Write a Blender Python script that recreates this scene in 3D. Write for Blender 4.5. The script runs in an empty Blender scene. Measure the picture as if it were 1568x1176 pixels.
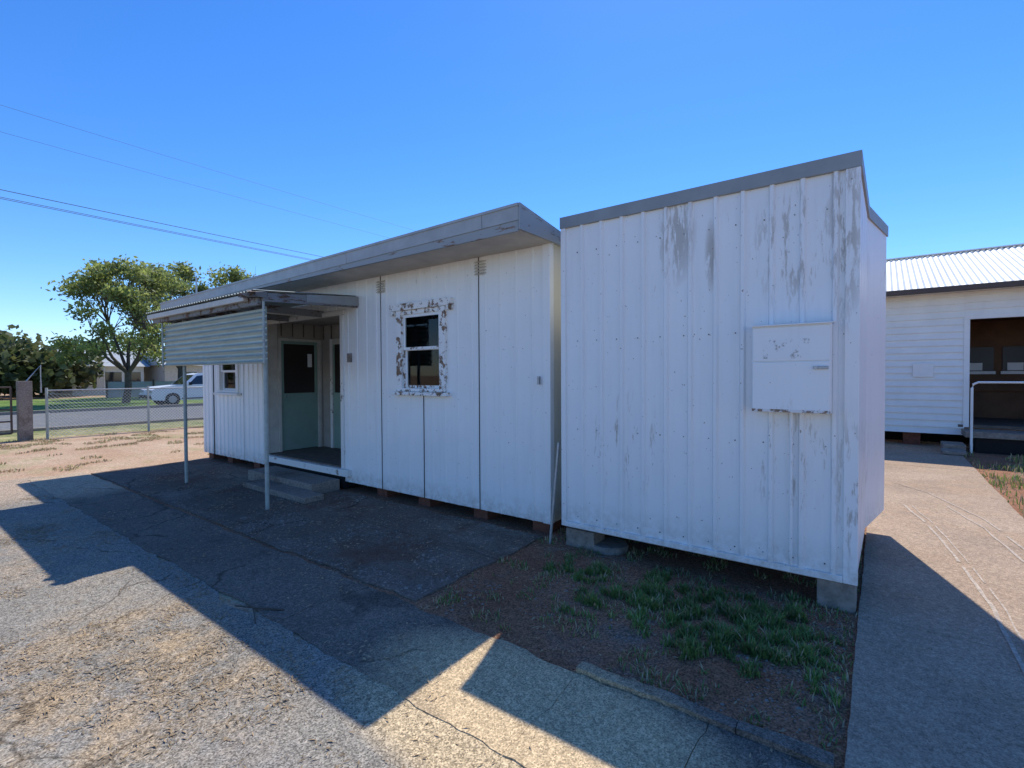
import bpy, math, random
from mathutils import Vector, Matrix, Euler, noise
R=random.Random(7)
S=bpy.context.scene
COL=bpy.context.collection
# ------------------------------------------------------------ camera
cd=bpy.data.cameras.new("camera"); cam=bpy.data.objects.new("camera",cd); COL.objects.link(cam)
cd.lens=17.36; cd.sensor_width=36; cd.clip_end=3000; cd.clip_start=0.05
cam.matrix_world=Matrix.Translation((0,0,1.6))@(Euler((math.radians(90-1.1),0,math.radians(36.8))).to_matrix().to_4x4())@Matrix.Rotation(math.radians(-0.3),4,'Z')
S.camera=cam
S.view_settings.view_transform='Standard'; S.view_settings.look='None'; S.view_settings.exposure=0
# ------------------------------------------------------------ light
sd=Vector((-.225,.70,1)).normalized()
el=math.asin(sd.z); az=math.atan2(sd.x,sd.y)
w=bpy.data.worlds.new("World"); S.world=w; w.use_nodes=True
nt=w.node_tree; bg=nt.nodes['Background']
sk=nt.nodes.new('ShaderNodeTexSky'); sk.sky_type='NISHITA'; sk.sun_disc=False
sk.sun_elevation=el; sk.sun_rotation=az; sk.air_density=1.0; sk.dust_density=0.1; sk.ozone_density=3.0; sk.altitude=400
hs=nt.nodes.new('ShaderNodeHueSaturation'); hs.inputs['Saturation'].default_value=1.28
ml=nt.nodes.new('ShaderNodeMixRGB'); ml.blend_type='MULTIPLY'; ml.inputs[0].default_value=1; ml.inputs[2].default_value=(1.0,1.11,1.40,1)
nt.links.new(sk.outputs[0],hs.inputs['Color']); nt.links.new(hs.outputs[0],ml.inputs[1]); nt.links.new(ml.outputs[0],bg.inputs[0]); bg.inputs[1].default_value=0.15
sl=bpy.data.lights.new("sun",'SUN'); sl.energy=5.0; sl.angle=math.radians(.5); sl.color=(1,.965,.86)
so=bpy.data.objects.new("sun",sl); COL.objects.link(so); so.rotation_euler=(-sd).to_track_quat('-Z','Y').to_euler(); so.location=(0,0,30)
# ------------------------------------------------------------ materials
def newmat(name):
    m=bpy.data.materials.new(name); m.use_nodes=True
    return m,m.node_tree,m.node_tree.nodes['Principled BSDF']
class N:
    def __init__(s,nt): s.nt=nt; s.tc=nt.nodes.new('ShaderNodeTexCoord')
    def map(s,sc):
        m=s.nt.nodes.new('ShaderNodeMapping'); m.inputs['Scale'].default_value=sc
        s.nt.links.new(s.tc.outputs['Object'],m.inputs[0]); return m.outputs[0]
    def noise(s,scale,detail=4,rough=.6,sc=(1,1,1)):
        n=s.nt.nodes.new('ShaderNodeTexNoise'); n.inputs['Scale'].default_value=scale; n.inputs['Detail'].default_value=detail; n.inputs['Roughness'].default_value=rough
        s.nt.links.new(s.map(sc),n.inputs['Vector']); return n.outputs[0]
    def vor(s,scale,feature='F1',sc=(1,1,1),out=0):
        n=s.nt.nodes.new('ShaderNodeTexVoronoi'); n.feature=feature; n.inputs['Scale'].default_value=scale
        s.nt.links.new(s.map(sc),n.inputs['Vector']); return n.outputs[out]
    def ramp(s,fac,a,b,ca=(0,0,0),cb=(1,1,1)):
        r=s.nt.nodes.new('ShaderNodeValToRGB'); r.color_ramp.elements[0].position=a; r.color_ramp.elements[1].position=b
        r.color_ramp.elements[0].color=(*ca,1); r.color_ramp.elements[1].color=(*cb,1)
        s.nt.links.new(fac,r.inputs[0]); return r.outputs[0]
    def mix(s,fac,a,b,mode='MIX'):
        m=s.nt.nodes.new('ShaderNodeMixRGB'); m.blend_type=mode
        for i,v in ((0,fac),(1,a),(2,b)):
            if isinstance(v,(int,float)): m.inputs[i].default_value=v
            elif isinstance(v,tuple): m.inputs[i].default_value=(*v,1)
            else: s.nt.links.new(v,m.inputs[i])
        return m.outputs[0]
    def bump(s,h,st,dist,p):
        b=s.nt.nodes.new('ShaderNodeBump'); b.inputs['Strength'].default_value=st; b.inputs['Distance'].default_value=dist
        s.nt.links.new(h,b.inputs['Height']); s.nt.links.new(b.outputs[0],p.inputs['Normal'])
    def xyz(s,i):
        x=s.nt.nodes.new('ShaderNodeSeparateXYZ'); s.nt.links.new(s.tc.outputs['Object'],x.inputs[0]); return x.outputs[i]
    def math(s,op,a,b=0):
        m=s.nt.nodes.new('ShaderNodeMath'); m.operation=op
        for i,v in ((0,a),(1,b)):
            if isinstance(v,(int,float)): m.inputs[i].default_value=v
            else: s.nt.links.new(v,m.inputs[i])
        return m.outputs[0]
    def spot(s,c,rad):
        t=None
        for i in range(3):
            if rad[i] is None: continue
            d=s.math('DIVIDE',s.math('SUBTRACT',s.xyz(i),c[i]),rad[i]); d=s.math('MULTIPLY',d,d); t=d if t is None else s.math('ADD',t,d)
        return s.ramp(t,.1,1,(1,1,1),(0,0,0))
def simple(name,c,rough=.7,var=.15,scale=6,metal=0,bs=0,spec=.4):
    m,nt,p=newmat(name); n=N(nt)
    f=n.noise(scale,4,.65); c2=tuple(x*(1-var*2) for x in c)
    col=n.ramp(f,.3,.65,c2,c); nt.links.new(col,p.inputs['Base Color'])
    p.inputs['Roughness'].default_value=rough; p.inputs['Metallic'].default_value=metal; p.inputs['Specular IOR Level'].default_value=spec
    if bs: n.bump(f,bs,.01,p)
    return m
def painted(name,c,dirt=(.40,.30,.22),peel=(.50,.45,.39),z0=.1,dirtamt=.6,spots=(),rough=.45,streak=.2):
    m,nt,p=newmat(name); n=N(nt)
    big=n.noise(1.3,3,.6); col=n.ramp(big,.3,.7,tuple(x*.95 for x in c),c)
    st=n.noise(5,4,.65,(2.2,2.2,.16)); sm=n.ramp(st,.52,.78)
    sm2=n.mix(1,sm,(streak,)*3,'MULTIPLY'); col=n.mix(sm2,col,tuple(x*.6 for x in c))
    pa=n.noise(9,6,.7,(2.6,2.6,.42)); pb=n.noise(1.1,2,.5)
    mk=n.mix(1,n.ramp(pa,.65,.68),n.ramp(pb,.53,.60),'MULTIPLY')
    for (cc,rr,th) in spots:
        mk=n.mix(1,mk,n.mix(1,n.ramp(pa,th-.04,th+.025),n.spot(cc,rr),'MULTIPLY'),'LIGHTEN')
    col=n.mix(n.mix(1,mk,(.85,.85,.85),'MULTIPLY'),col,peel)
    mr=nt.nodes.new('ShaderNodeMapRange'); mr.inputs[1].default_value=z0; mr.inputs[2].default_value=z0+.25; mr.inputs[3].default_value=1; mr.inputs[4].default_value=0
    nt.links.new(n.xyz(2),mr.inputs[0])
    dm=n.mix(1,mr.outputs[0],n.ramp(n.noise(14,5,.7),.36,.66),'MULTIPLY'); dm=n.mix(1,dm,(dirtamt,)*3,'MULTIPLY'); col=n.mix(dm,col,dirt)
    sp=n.ramp(n.noise(48,2,.5),.73,.76); col=n.mix(sp,col,(.34,.26,.20))
    nt.links.new(col,p.inputs['Base Color']); p.inputs['Roughness'].default_value=rough
    n.bump(big,.15,.03,p)
    return m
def peeling(name,paint,wood,scale,th,sc=(1,1,1),dark=.5):
    m,nt,p=newmat(name); n=N(nt)
    f=n.noise(scale,7,.75,sc); g=n.noise(40,4,.6)
    wc=n.ramp(g,.35,.65,tuple(x*dark for x in wood),wood)
    mk=n.ramp(f,th-.012,th+.012); col=n.mix(mk,paint,wc)
    nt.links.new(col,p.inputs['Base Color']); p.inputs['Roughness'].default_value=.75; n.bump(n.mix(1,mk,g,'ADD'),.5,.004,p); return m
M={}
M['white']=painted("painted_cladding",(.90,.90,.87),dirtamt=.7)
M['white2']=painted("painted_steel",(.88,.88,.86),z0=.22,dirtamt=.5,streak=.18,spots=[((-1.32,3.95,2.72),(.17,None,.45),.49),((-1.05,3.95,2.5),(.05,None,.3),.44),((-.20,3.95,2.55),(.12,None,.75),.53),((-.5,3.95,2.5),(.3,None,.5),.57),((-1.75,3.95,1.0),(.4,None,.5),.62),((-.5,3.95,1.0),(.35,None,.45),.60),((-.16,3.95,.8),(.10,None,.6),.56)])
M['side']=painted("side_paint_bounce_tint",(.74,.70,.57),z0=.2)  # yellow cast of bounced light is mixed into this side wall colour
M['trim']=simple("grey_flashing",(.31,.33,.33),.5,.08,5)
M['fascia']=simple("fascia_paint",(.43,.45,.45),.55,.1,4)
M['fascia2']=peeling("fascia_lower",(.34,.36,.36),(.32,.22,.16),5,.60,(1,1,4))
M['soffit']=simple("soffit",(.60,.54,.46),.8,.12,3)
M['peel']=peeling("peeling_white",(.88,.87,.83),(.34,.22,.14),11,.54,(1,1,1),dark=.4)
M['peel2']=peeling("peeling_light",(.76,.74,.69),(.36,.27,.20),6,.61)
M['rot']=peeling("weathered_timber",(.22,.23,.23),(.15,.085,.055),4,.54,(2,.5,2))
M['green']=simple("door_green",(.26,.38,.32),.5,.08,3)
M['brown']=simple("door_dark",(.035,.028,.026),.4,.1,3)
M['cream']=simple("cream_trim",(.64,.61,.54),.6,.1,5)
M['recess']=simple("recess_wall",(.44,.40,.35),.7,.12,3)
M['int']=simple("interior",(.06,.055,.05),.9,.1,2)
M['floor']=simple("porch_floor",(.16,.125,.10),.85,.2,9)
m,nt,p=newmat("awning_sheet"); n=N(nt)
c0=n.ramp(n.noise(1.6,5,.65,(.5,1,2.5)),.32,.68,(.36,.41,.36),(.54,.60,.52))
wv=n.math('SINE',n.math('MULTIPLY',n.math('SUBTRACT',n.xyz(2),1.75),2*math.pi/.07)); g0=n.ramp(wv,.3,.9,(0,0,0),(.8,.8,.8))  # dark lines follow the corrugation, painting its shading into the sheet colour
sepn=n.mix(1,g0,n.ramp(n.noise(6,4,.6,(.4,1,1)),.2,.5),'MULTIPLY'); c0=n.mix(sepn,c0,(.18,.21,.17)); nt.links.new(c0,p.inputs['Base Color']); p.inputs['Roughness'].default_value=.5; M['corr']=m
M['post']=simple("post_paint",(.42,.47,.43),.5,.15,12)
M['brick']=simple("brick_pier",(.20,.075,.045),.9,.2,15,bs=.4)
M['block']=simple("concrete_block",(.33,.28,.23),.92,.25,14,bs=.5)
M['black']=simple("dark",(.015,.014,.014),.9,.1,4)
M['joint']=simple("joint_shadow_gap",(.10,.10,.10),.9,.1,4)
M['steel']=simple("galvanised",(.42,.43,.44),.4,.1,20,metal=.6)
M['wirem']=simple("aged_cable",(.10,.09,.10),.7,.1,2)
M['roofw']=simple("zinc_roof",(.84,.82,.77),.5,.06,1.5)
M['gutter']=simple("brown_gutter",(.10,.07,.055),.5,.1,4)
M['wb']=simple("weatherboard_paint",(.90,.91,.86),.6,.05,2)
M['wood']=simple("brown_room",(.19,.10,.055),.8,.2,2)
M['tyre']=simple("tyre",(.02,.02,.02),.9,.1,9)
M['carw']=simple("car_white",(.75,.76,.77),.25,.02,3)
M['carg']=simple("car_glass",(.02,.025,.03),.06,.0,3,spec=.8)
M['red']=simple("tail_light",(.4,.02,.02),.3,.05,5)
M['bark']=simple("bark",(.12,.095,.075),.9,.25,9,bs=.6)
m,nt,p=newmat("window_glass")
gl=nt.nodes.new('ShaderNodeBsdfGlossy'); gl.inputs['Roughness'].default_value=.03; tr=nt.nodes.new('ShaderNodeBsdfTransparent'); tr.inputs[0].default_value=(.75,.8,.8,1)
fr=nt.nodes.new('ShaderNodeFresnel'); fr.inputs[0].default_value=1.45; ms=nt.nodes.new('ShaderNodeMixShader')
nt.links.new(fr.outputs[0],ms.inputs[0]); nt.links.new(tr.outputs[0],ms.inputs[1]); nt.links.new(gl.outputs[0],ms.inputs[2]); nt.links.new(ms.outputs[0],nt.nodes['Material Output'].inputs[0]); M['glass']=m
# ground materials
def groundmat(name,ca,cb,cc,speck=.25,ss=120,crack=0,patch=(.50,.60),pscale=1.2,bst=.6,zones=(),stain=None,ckd=(.45,.43,.41)):
    m,nt,p=newmat(name); n=N(nt)
    a=n.noise(.8,5,.65); col=n.ramp(a,.32,.68,ca,cb)
    pt=n.noise(pscale,7,.72)
    pz=n.noise(3.2,6,.75)
    if stain: col=n.mix(n.ramp(n.noise(.55,6,.7,(1,1.6,1)),.52,.64),col,stain)
    col=n.mix(n.ramp(pt,patch[0],patch[1]),col,cc)
    for (c,rad,zc,amt) in zones:
        zm=n.spot(c,rad); zm=n.math('MULTIPLY',zm,n.ramp(pz,.42-.3*(amt>.9),.62-.15*(amt>.9))); zm=n.math('MULTIPLY',zm,amt*1.35); 
        mm=n.math('MINIMUM',zm,1.0); col=n.mix(mm,col,zc)
    v=n.vor(ss,'F1',out=1); bw=nt.nodes.new('ShaderNodeRGBToBW'); nt.links.new(v,bw.inputs[0])
    sp=n.ramp(bw.outputs[0],.15,.85,(1-speck*1.6,)*3,(1+speck*.9,)*3); col=n.mix(1,col,sp,'MULTIPLY')
    fine=n.noise(32,5,.75); col=n.mix(1,col,n.ramp(fine,.3,.7,(.66,.66,.66),(1.22,1.22,1.22)),'MULTIPLY')
    h=n.mix(.5,fine,bw.outputs[0])
    if crack:
        mp=n.map((1,1,1)); nz=nt.nodes.new('ShaderNodeTexNoise'); nz.inputs['Scale'].default_value=1.8; nz.inputs['Detail'].default_value=5
        nt.links.new(mp,nz.inputs['Vector']); ad=n.mix(.3,mp,nz.outputs[1])
        vo=nt.nodes.new('ShaderNodeTexVoronoi'); vo.feature='DISTANCE_TO_EDGE'; vo.inputs['Scale'].default_value=crack; nt.links.new(ad,vo.inputs['Vector'])
        ck=n.ramp(vo.outputs[0],.002,.008,ckd,(1,1,1)); ck=n.mix(n.ramp(a,.48,.53),(1.,1.,1.),ck); col=n.mix(1,col,ck,'MULTIPLY')
    nt.links.new(col,p.inputs['Base Color']); p.inputs['Roughness'].default_value=.95; p.inputs['Specular IOR Level'].default_value=.2
    n.bump(h,bst,.012,p); return m
M['dirt']=groundmat("red_dirt",(.29,.12,.062),(.42,.215,.125),(.27,.19,.14),.35,120,patch=(.52,.66),pscale=1.3)
M['yard']=groundmat("sandy_ground",(.47,.29,.18),(.60,.43,.29),(.50,.30,.18),.2,60,patch=(.55,.68),pscale=.35,stain=(.40,.33,.17))
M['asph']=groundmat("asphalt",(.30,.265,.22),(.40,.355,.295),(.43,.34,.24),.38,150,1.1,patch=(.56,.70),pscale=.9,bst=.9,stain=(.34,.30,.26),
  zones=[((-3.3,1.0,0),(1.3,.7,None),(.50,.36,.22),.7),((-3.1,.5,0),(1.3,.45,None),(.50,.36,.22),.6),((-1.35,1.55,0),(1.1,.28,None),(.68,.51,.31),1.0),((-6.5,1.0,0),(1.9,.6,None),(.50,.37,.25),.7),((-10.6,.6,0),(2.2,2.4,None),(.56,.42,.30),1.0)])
M['conc']=groundmat("worn_kerb_concrete_painted_shade",(.19,.145,.115),(.28,.22,.17),(.15,.115,.09),.3,150,.7,patch=(.52,.62),bst=.6,pscale=1.5,zones=[((-1.35,1.92,0),(1.1,.55,None),(.70,.51,.30),1.0),((-9.8,1.95,0),(1.6,None,None),(.56,.42,.29),1.0)])  # building shade painted into dark base; sandy patch also brightened as the sunlit gap
M['apron']=groundmat("old_concrete",(.165,.12,.092),(.25,.19,.15),(.18,.105,.07),.25,120,.6,patch=(.5,.62),bst=.6,stain=(.29,.235,.185),ckd=(.3,.28,.26))
M['step']=groundmat("step_concrete",(.27,.23,.19),(.35,.30,.25),(.20,.16,.13),.2,120,0,patch=(.5,.62),bst=.5)
M['path']=groundmat("path_concrete",(.40,.28,.195),(.51,.37,.265),(.35,.255,.185),.2,150,0,patch=(.50,.70),bst=.4,pscale=.9,stain=(.47,.32,.21))
M['road']=groundmat("road_asphalt",(.17,.17,.17),(.21,.21,.21),(.22,.21,.19),.15,20,bst=.2)
M['verge']=groundmat("verge_grass",(.20,.23,.07),(.38,.34,.15),(.46,.38,.20),.3,14,bst=.3,patch=(.45,.6),pscale=.4)
M['verge2']=groundmat("green_grass",(.10,.18,.03),(.20,.29,.07),(.38,.35,.15),.3,14,bst=.3,patch=(.55,.7),pscale=.3)
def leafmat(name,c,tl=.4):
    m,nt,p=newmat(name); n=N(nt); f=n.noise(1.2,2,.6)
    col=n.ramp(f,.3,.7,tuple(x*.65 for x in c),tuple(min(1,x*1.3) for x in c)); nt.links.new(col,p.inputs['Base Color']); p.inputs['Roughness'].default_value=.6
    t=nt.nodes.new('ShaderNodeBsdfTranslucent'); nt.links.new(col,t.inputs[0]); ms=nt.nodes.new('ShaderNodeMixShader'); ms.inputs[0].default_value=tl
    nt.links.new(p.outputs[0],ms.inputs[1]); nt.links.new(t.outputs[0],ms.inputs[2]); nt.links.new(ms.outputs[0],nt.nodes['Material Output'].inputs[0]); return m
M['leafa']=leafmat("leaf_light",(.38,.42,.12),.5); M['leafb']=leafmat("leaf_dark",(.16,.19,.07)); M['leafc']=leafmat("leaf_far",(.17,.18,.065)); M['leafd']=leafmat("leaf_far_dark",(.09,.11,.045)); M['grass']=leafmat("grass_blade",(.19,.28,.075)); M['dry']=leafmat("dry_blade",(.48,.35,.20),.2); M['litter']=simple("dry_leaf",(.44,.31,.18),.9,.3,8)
# ------------------------------------------------------------ geometry helpers
def mesh(name,v,f,mat,parent=None,mats=None,mi=None,smooth=False):
    me=bpy.data.meshes.new(name); me.from_pydata([tuple(x) for x in v],[],f); me.update()
    for q in (mats or [mat]): me.materials.append(M[q])
    if mi: me.polygons.foreach_set('material_index',mi)
    if smooth: me.polygons.foreach_set('use_smooth',[True]*len(f))
    o=bpy.data.objects.new(name,me); COL.objects.link(o)
    if parent: o.parent=parent
    return o
def empty(name,loc=(0,0,0)):
    o=bpy.data.objects.new(name,None); COL.objects.link(o); o.empty_display_size=.2; return o
HF=[(0,3,2,1),(4,5,6,7),(0,1,5,4),(1,2,6,5),(2,3,7,6),(3,0,4,7)]
def hexa(name,vs,mat,parent=None,bev=0):
    o=mesh(name,vs,HF,mat,parent)
    if bev:
        b=o.modifiers.new('b','BEVEL'); b.width=bev; b.segments=2; b.limit_method='ANGLE'
    return o
def box(name,x0,x1,y0,y1,z0,z1,mat,parent=None,bev=0):
    return hexa(name,[(x0,y0,z0),(x1,y0,z0),(x1,y1,z0),(x0,y1,z0),(x0,y0,z1),(x1,y0,z1),(x1,y1,z1),(x0,y1,z1)],mat,parent,bev)
def tube(v,f,pts,rad,k=8):
    b=len(v); n=len(pts)
    for i,pt in enumerate(pts):
        pt=Vector(pt); d=(Vector(pts[min(i+1,n-1)])-Vector(pts[max(i-1,0)])).normalized()
        a=d.cross(Vector((0,0,1))) if abs(d.z)<.9 else d.cross(Vector((1,0,0))); a.normalize(); c=d.cross(a)
        for j in range(k):
            t=2*math.pi*j/k; v.append(pt+(a*math.cos(t)+c*math.sin(t))*rad[i])
    for i in range(n-1):
        for j in range(k): f.append((b+i*k+j,b+i*k+(j+1)%k,b+(i+1)*k+(j+1)%k,b+(i+1)*k+j))
    f.append(tuple(b+j for j in range(k))[::-1]); f.append(tuple(b+(n-1)*k+j for j in range(k)))
def pipe(name,pts,r,mat,parent=None,k=10):
    v=[];f=[]; tube(v,f,pts,[r]*len(pts),k); return mesh(name,v,f,mat,parent,smooth=False)
def ribprof(x0,x1,start,pitch,bw,tw,h):
    P=[(x0,0)]; x=start
    while x<x1-bw:
        if x>x0+bw: P+= [(x-bw/2,0),(x-tw/2,h),(x+tw/2,h),(x+bw/2,0)]
        x+=pitch
    P.append((x1,0)); return P
def addx(P,xs):
    for x in xs:
        for i in range(len(P)-1):
            if P[i][0]<x<P[i+1][0]:
                t=(x-P[i][0])/(P[i+1][0]-P[i][0]); P.insert(i+1,(x,P[i][1]+t*(P[i+1][1]-P[i][1]))); break
    return P
def wallsheet(name,P,plane,z0,z1,holes,mat,parent):
    P=addx(list(P),[h for H in holes for h in H[:2]]); v=[];f=[]
    for (xa,ya),(xb,yb) in zip(P[:-1],P[1:]):
        xm=(xa+xb)/2; iv=[(z0,z1)]
        for (hx0,hx1,hz0,hz1) in holes:
            if hx0<xm<hx1:
                o=[]
                for a,b in iv:
                    if hz0>a: o.append((a,min(b,hz0)))
                    if hz1<b: o.append((max(a,hz1),b))
                iv=o
        for a,b in iv:
            k=len(v); v+=[(xa,plane-ya,a),(xb,plane-yb,a),(xb,plane-yb,b),(xa,plane-ya,b)]; f.append((k,k+1,k+2,k+3))
    return mesh(name,v,f,mat,parent)
def prism(name,foot,z0,z1,mat,parent=None):
    n=len(foot); v=[(x,y,z0) for x,y in foot]+[(x,y,z1) for x,y in foot]
    f=[tuple(range(n))[::-1],tuple(range(n,2*n))]+[(i,(i+1)%n,n+(i+1)%n,n+i) for i in range(n)]
    return mesh(name,v,f,mat,parent)
# ------------------------------------------------------------ GROUND
def sheet(name,x0,x1,y0,y1,z,mat,jit=0,step=.25):
    pts=[]
    def edge(a,b):
        L=math.hypot(b[0]-a[0],b[1]-a[1]); n=max(1,int(L/step)) if jit else 1
        n=min(n,400)
        for i in range(n):
            t=i/n; x=a[0]+(b[0]-a[0])*t; y=a[1]+(b[1]-a[1])*t
            if jit: q=noise.noise_vector(Vector((x*1.7,y*1.7,z*99)))*jit*1.6+noise.noise_vector(Vector((x*7,y*7,3)))*jit*.6; x+=q.x; y+=q.y
            pts.append((x,y,z))
    c=[(x0,y0),(x1,y0),(x1,y1),(x0,y1)]
    for i in range(4): edge(c[i],c[(i+1)%4])
    return mesh(name,pts,[tuple(range(len(pts)))],mat)
sheet("ground",-700,700,-700,700,0,'yard')
sheet("dirt_bed",-10.3,-.10,2.2,9,.004,'dirt')
sheet("dirt_yard",1.2,20,1.0,14,.004,'dirt',.05)
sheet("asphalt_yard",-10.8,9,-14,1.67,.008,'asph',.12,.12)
sheet("road",-29.5,-20,-250,250,.004,'road')
sheet("road_verge",-20,-17.4,-150,150,.006,'verge',.25,.8)
sheet("roadside_lawn",-48,-29.8,-150,150,.006,'verge2',.3,1)
box("road_kerb",-29.75,-29.5,-150,150,0,.13,'block')
box("road_kerb",-20.1,-19.9,-150,150,0,.09,'block')
def slabs(name,xs,ys,zt,mat,gap=.012,jz=.006,amp=1):
    P=empty(name)
    for i in range(len(xs)-1):
        for j in range(len(ys)-1):
            ya=ys[j]; yb=ys[j+1]
            a=xs[i]+gap/2; b=xs[i+1]-gap/2; ring=[]; st=.06
            def ed(p,q):
                L=math.hypot(q[0]-p[0],q[1]-p[1]); m=max(2,int(L/st))
                for k in range(m):
                    t=k/m; x=p[0]+(q[0]-p[0])*t; y=p[1]+(q[1]-p[1])*t
                    d=(noise.noise_vector(Vector((x*3,y*3,1)))*.018+noise.noise_vector(Vector((x*14,y*14,1)))*.010)*amp; ring.append((x+d.x,y+d.y))
            ed((a,ya+gap/2),(b,ya+gap/2)); ed((b,ya+gap/2),(b,yb-gap/2)); ed((b,yb-gap/2),(a,yb-gap/2)); ed((a,yb-gap/2),(a,ya+gap/2))
            o=prism("slab_%d_%d"%(i,j),ring,-.05,zt+R.uniform(-jz,jz),mat,P)
    return P
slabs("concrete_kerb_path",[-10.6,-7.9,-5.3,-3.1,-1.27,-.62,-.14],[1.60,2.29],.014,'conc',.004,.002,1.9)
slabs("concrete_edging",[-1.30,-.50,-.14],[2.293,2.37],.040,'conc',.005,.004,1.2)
slabs("concrete_apron",[-10.4,-7.4,-4.9,-2.62],[2.33,3.3,4.02],.018,'apron',.008,.003,2)
slabs("footpath",[-.11,1.24],[-3,-.8,1.5,3.9,6.2,8.5,10.7,12.7],.022,'path',.005,.001,.5)
M['scr']=simple("chalky",(.58,.46,.36),.9,.25,30)
for nm,pts,w0 in (("path_scratch",[(.62,3.6),(.60,4.6),(.52,5.6),(.40,6.6),(.2,7.6)],.011),("path_scratch",[(.68,3.8),(.66,4.7),(.58,5.6),(.46,6.6),(.28,7.6)],.006),("path_scratch",[(1.0,4.6),(.98,5.6),(.84,6.8),(.6,7.8)],.009),("path_scratch",[(1.1,5.6),(.9,7.2),(.5,8.4),(.1,9)],.009)):
    fine=[]
    for i in range(len(pts)-1):
        for k in range(8):
            t=k/8; fine.append((pts[i][0]+(pts[i+1][0]-pts[i][0])*t,pts[i][1]+(pts[i+1][1]-pts[i][1])*t))
    v=[];f=[]
    for i,(x,y) in enumerate(fine): wd=w0+.006*noise.noise(Vector((x*9,y*9,0))); dx=.015*noise.noise(Vector((y*3,0,5))); v+=[(x-wd+dx,y,.027),(x+wd+dx,y,.027)]
    for i in range(len(fine)-1):
        if noise.noise(Vector((0,fine[i][1]*4,3)))>-.3: f.append((2*i,2*i+1,2*i+3,2*i+2))
    mesh(nm,v,f,'scr')
# ------------------------------------------------------------ MAIN HUT
B=empty("demountable_hut")
YW=4.1; XL=-10.6; XR=-2.60; ZB=.125; ZT=2.89
win=(-4.74,-4.09,1.44,2.37); lwin=(-9.78,-9.15,1.34,2.0)
P=ribprof(-5.98,XR,-5.88,.205,.034,.012,.008)
wallsheet("front_wall_right",P,YW,ZB,ZT,[win],'white',B)
P=ribprof(XL,-8.09,-10.5,.16,.05,.02,.016)
wallsheet("front_wall_left",P,YW,ZB,ZT,[lwin],'white',B)
wallsheet("front_wall_header",ribprof(-8.09,-5.98,-8,.205,.034,.012,.009),YW,2.50,ZT,[],'white',B)
for i,x in enumerate((-5.17,-4.385,-3.51)): box("panel_joint_%d"%i,x-.0025,x+.0025,YW-.009,YW+.002,ZB,1.35 if i==1 else ZT,'black' if i!=0 else 'joint',B)
for i,x in enumerate((-10.1,-8.9)): box("panel_joint_l%d"%i,x-.003,x+.003,YW-.018,YW+.002,ZB,ZT,'joint',B)
box("corner_trim",XR-.075,XR+.015,YW-.022,YW+.05,ZB,ZT,'white',B,.004)
box("right_wall",XR-.04,XR,YW+.05,8,ZB,ZT,'side',B)
box("left_wall",XL,XL+.04,YW+.01,8,ZB,ZT,'side',B)
for i,(a,b,c,d) in enumerate(((XL,-9.2,ZB,ZT),(-8.1,XR,ZB,ZT),(-9.2,-8.1,ZB,1.36),(-9.2,-8.1,1.83,ZT))): box("back_wall_%d"%i,a,b,8,8.05,c,d,'int',B)
box("inner_floor",XL+.05,XR-.05,YW+.06,7.99,.2,.3,'int',B)
box("inner_lining_a",-5.93,win[0]-.03,YW+.02,YW+.05,.31,2.85,'int',B)
box("inner_partition",-3.2,-3.15,YW+.03,7.98,.31,2.85,'int',B)
box("recess_left_wall_front",-8.13,-8.09,YW-.012,4.27,.32,2.50,'cream',B)
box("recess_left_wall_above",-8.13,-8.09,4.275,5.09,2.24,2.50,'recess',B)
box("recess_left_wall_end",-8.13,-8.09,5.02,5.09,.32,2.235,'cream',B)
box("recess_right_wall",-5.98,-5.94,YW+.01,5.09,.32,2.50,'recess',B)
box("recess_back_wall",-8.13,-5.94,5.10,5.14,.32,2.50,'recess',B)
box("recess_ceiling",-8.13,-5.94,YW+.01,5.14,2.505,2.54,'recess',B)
box("porch_floor",-8.13,-5.96,YW+.01,5.10,.26,.32,'floor',B)
for i in range(9):
    box("lining_batten_%d"%i,-8.05+i*.25,-8.03+i*.25,5.085,5.098,2.24,2.49,'floor',B)
    if i<4: box("lining_batten_s%d"%i,-8.089,-8.078,4.33+i*.2,4.345+i*.2,2.27,2.49,'floor',B)
D=-8.10
box("door1_lower",D-.03,D,4.33,5.0,.33,1.22,'green',B); box("door1_rail",D-.025,D+.006,4.33,5.0,1.22,1.30,'green',B)
box("door1_glass",D-.02,D-.008,4.38,4.95,1.30,2.14,'brown',B); box("door1_stile_a",D-.03,D+.004,4.33,4.38,1.302,2.14,'green',B); box("door1_stile_b",D-.03,D+.004,4.95,5.0,1.302,2.14,'green',B)
box("door1_top",D-.03,D+.004,4.33,5.0,2.142,2.19,'green',B)
box("door1_jamb_a",D-.03,D+.03,4.275,4.325,.32,2.235,'cream',B); box("door1_jamb_b",D-.03,D+.03,5.005,5.055,.32,2.235,'cream',B); box("door1_head",D-.03,D+.032,4.326,5.004,2.19,2.236,'cream',B)
box("door1_handle",D+.004,D+.05,4.41,4.44,1.24,1.27,'steel',B); box("door1_notice",D-.007,D-.002,4.82,4.90,1.75,1.98,'white',B)
box("door2_lower",-7.72,-6.95,5.075,5.098,.33,1.22,'green',B); box("door2_upper",-7.68,-6.99,5.08,5.098,1.30,2.14,'brown',B)
box("door2_mid",-7.72,-6.95,5.07,5.098,1.22,1.30,'green',B); box("door2_stile_a",-7.72,-7.68,5.074,5.098,1.302,2.14,'green',B); box("door2_stile_b",-6.99,-6.95,5.074,5.098,1.302,2.14,'green',B)
box("door2_jamb_a",-7.80,-7.73,5.06,5.099,.32,2.24,'peel2',B); box("door2_jamb_b",-6.94,-6.88,5.06,5.099,.32,2.24,'cream',B); box("door2_head",-7.73,-6.94,5.06,5.099,2.145,2.24,'cream',B)
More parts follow.
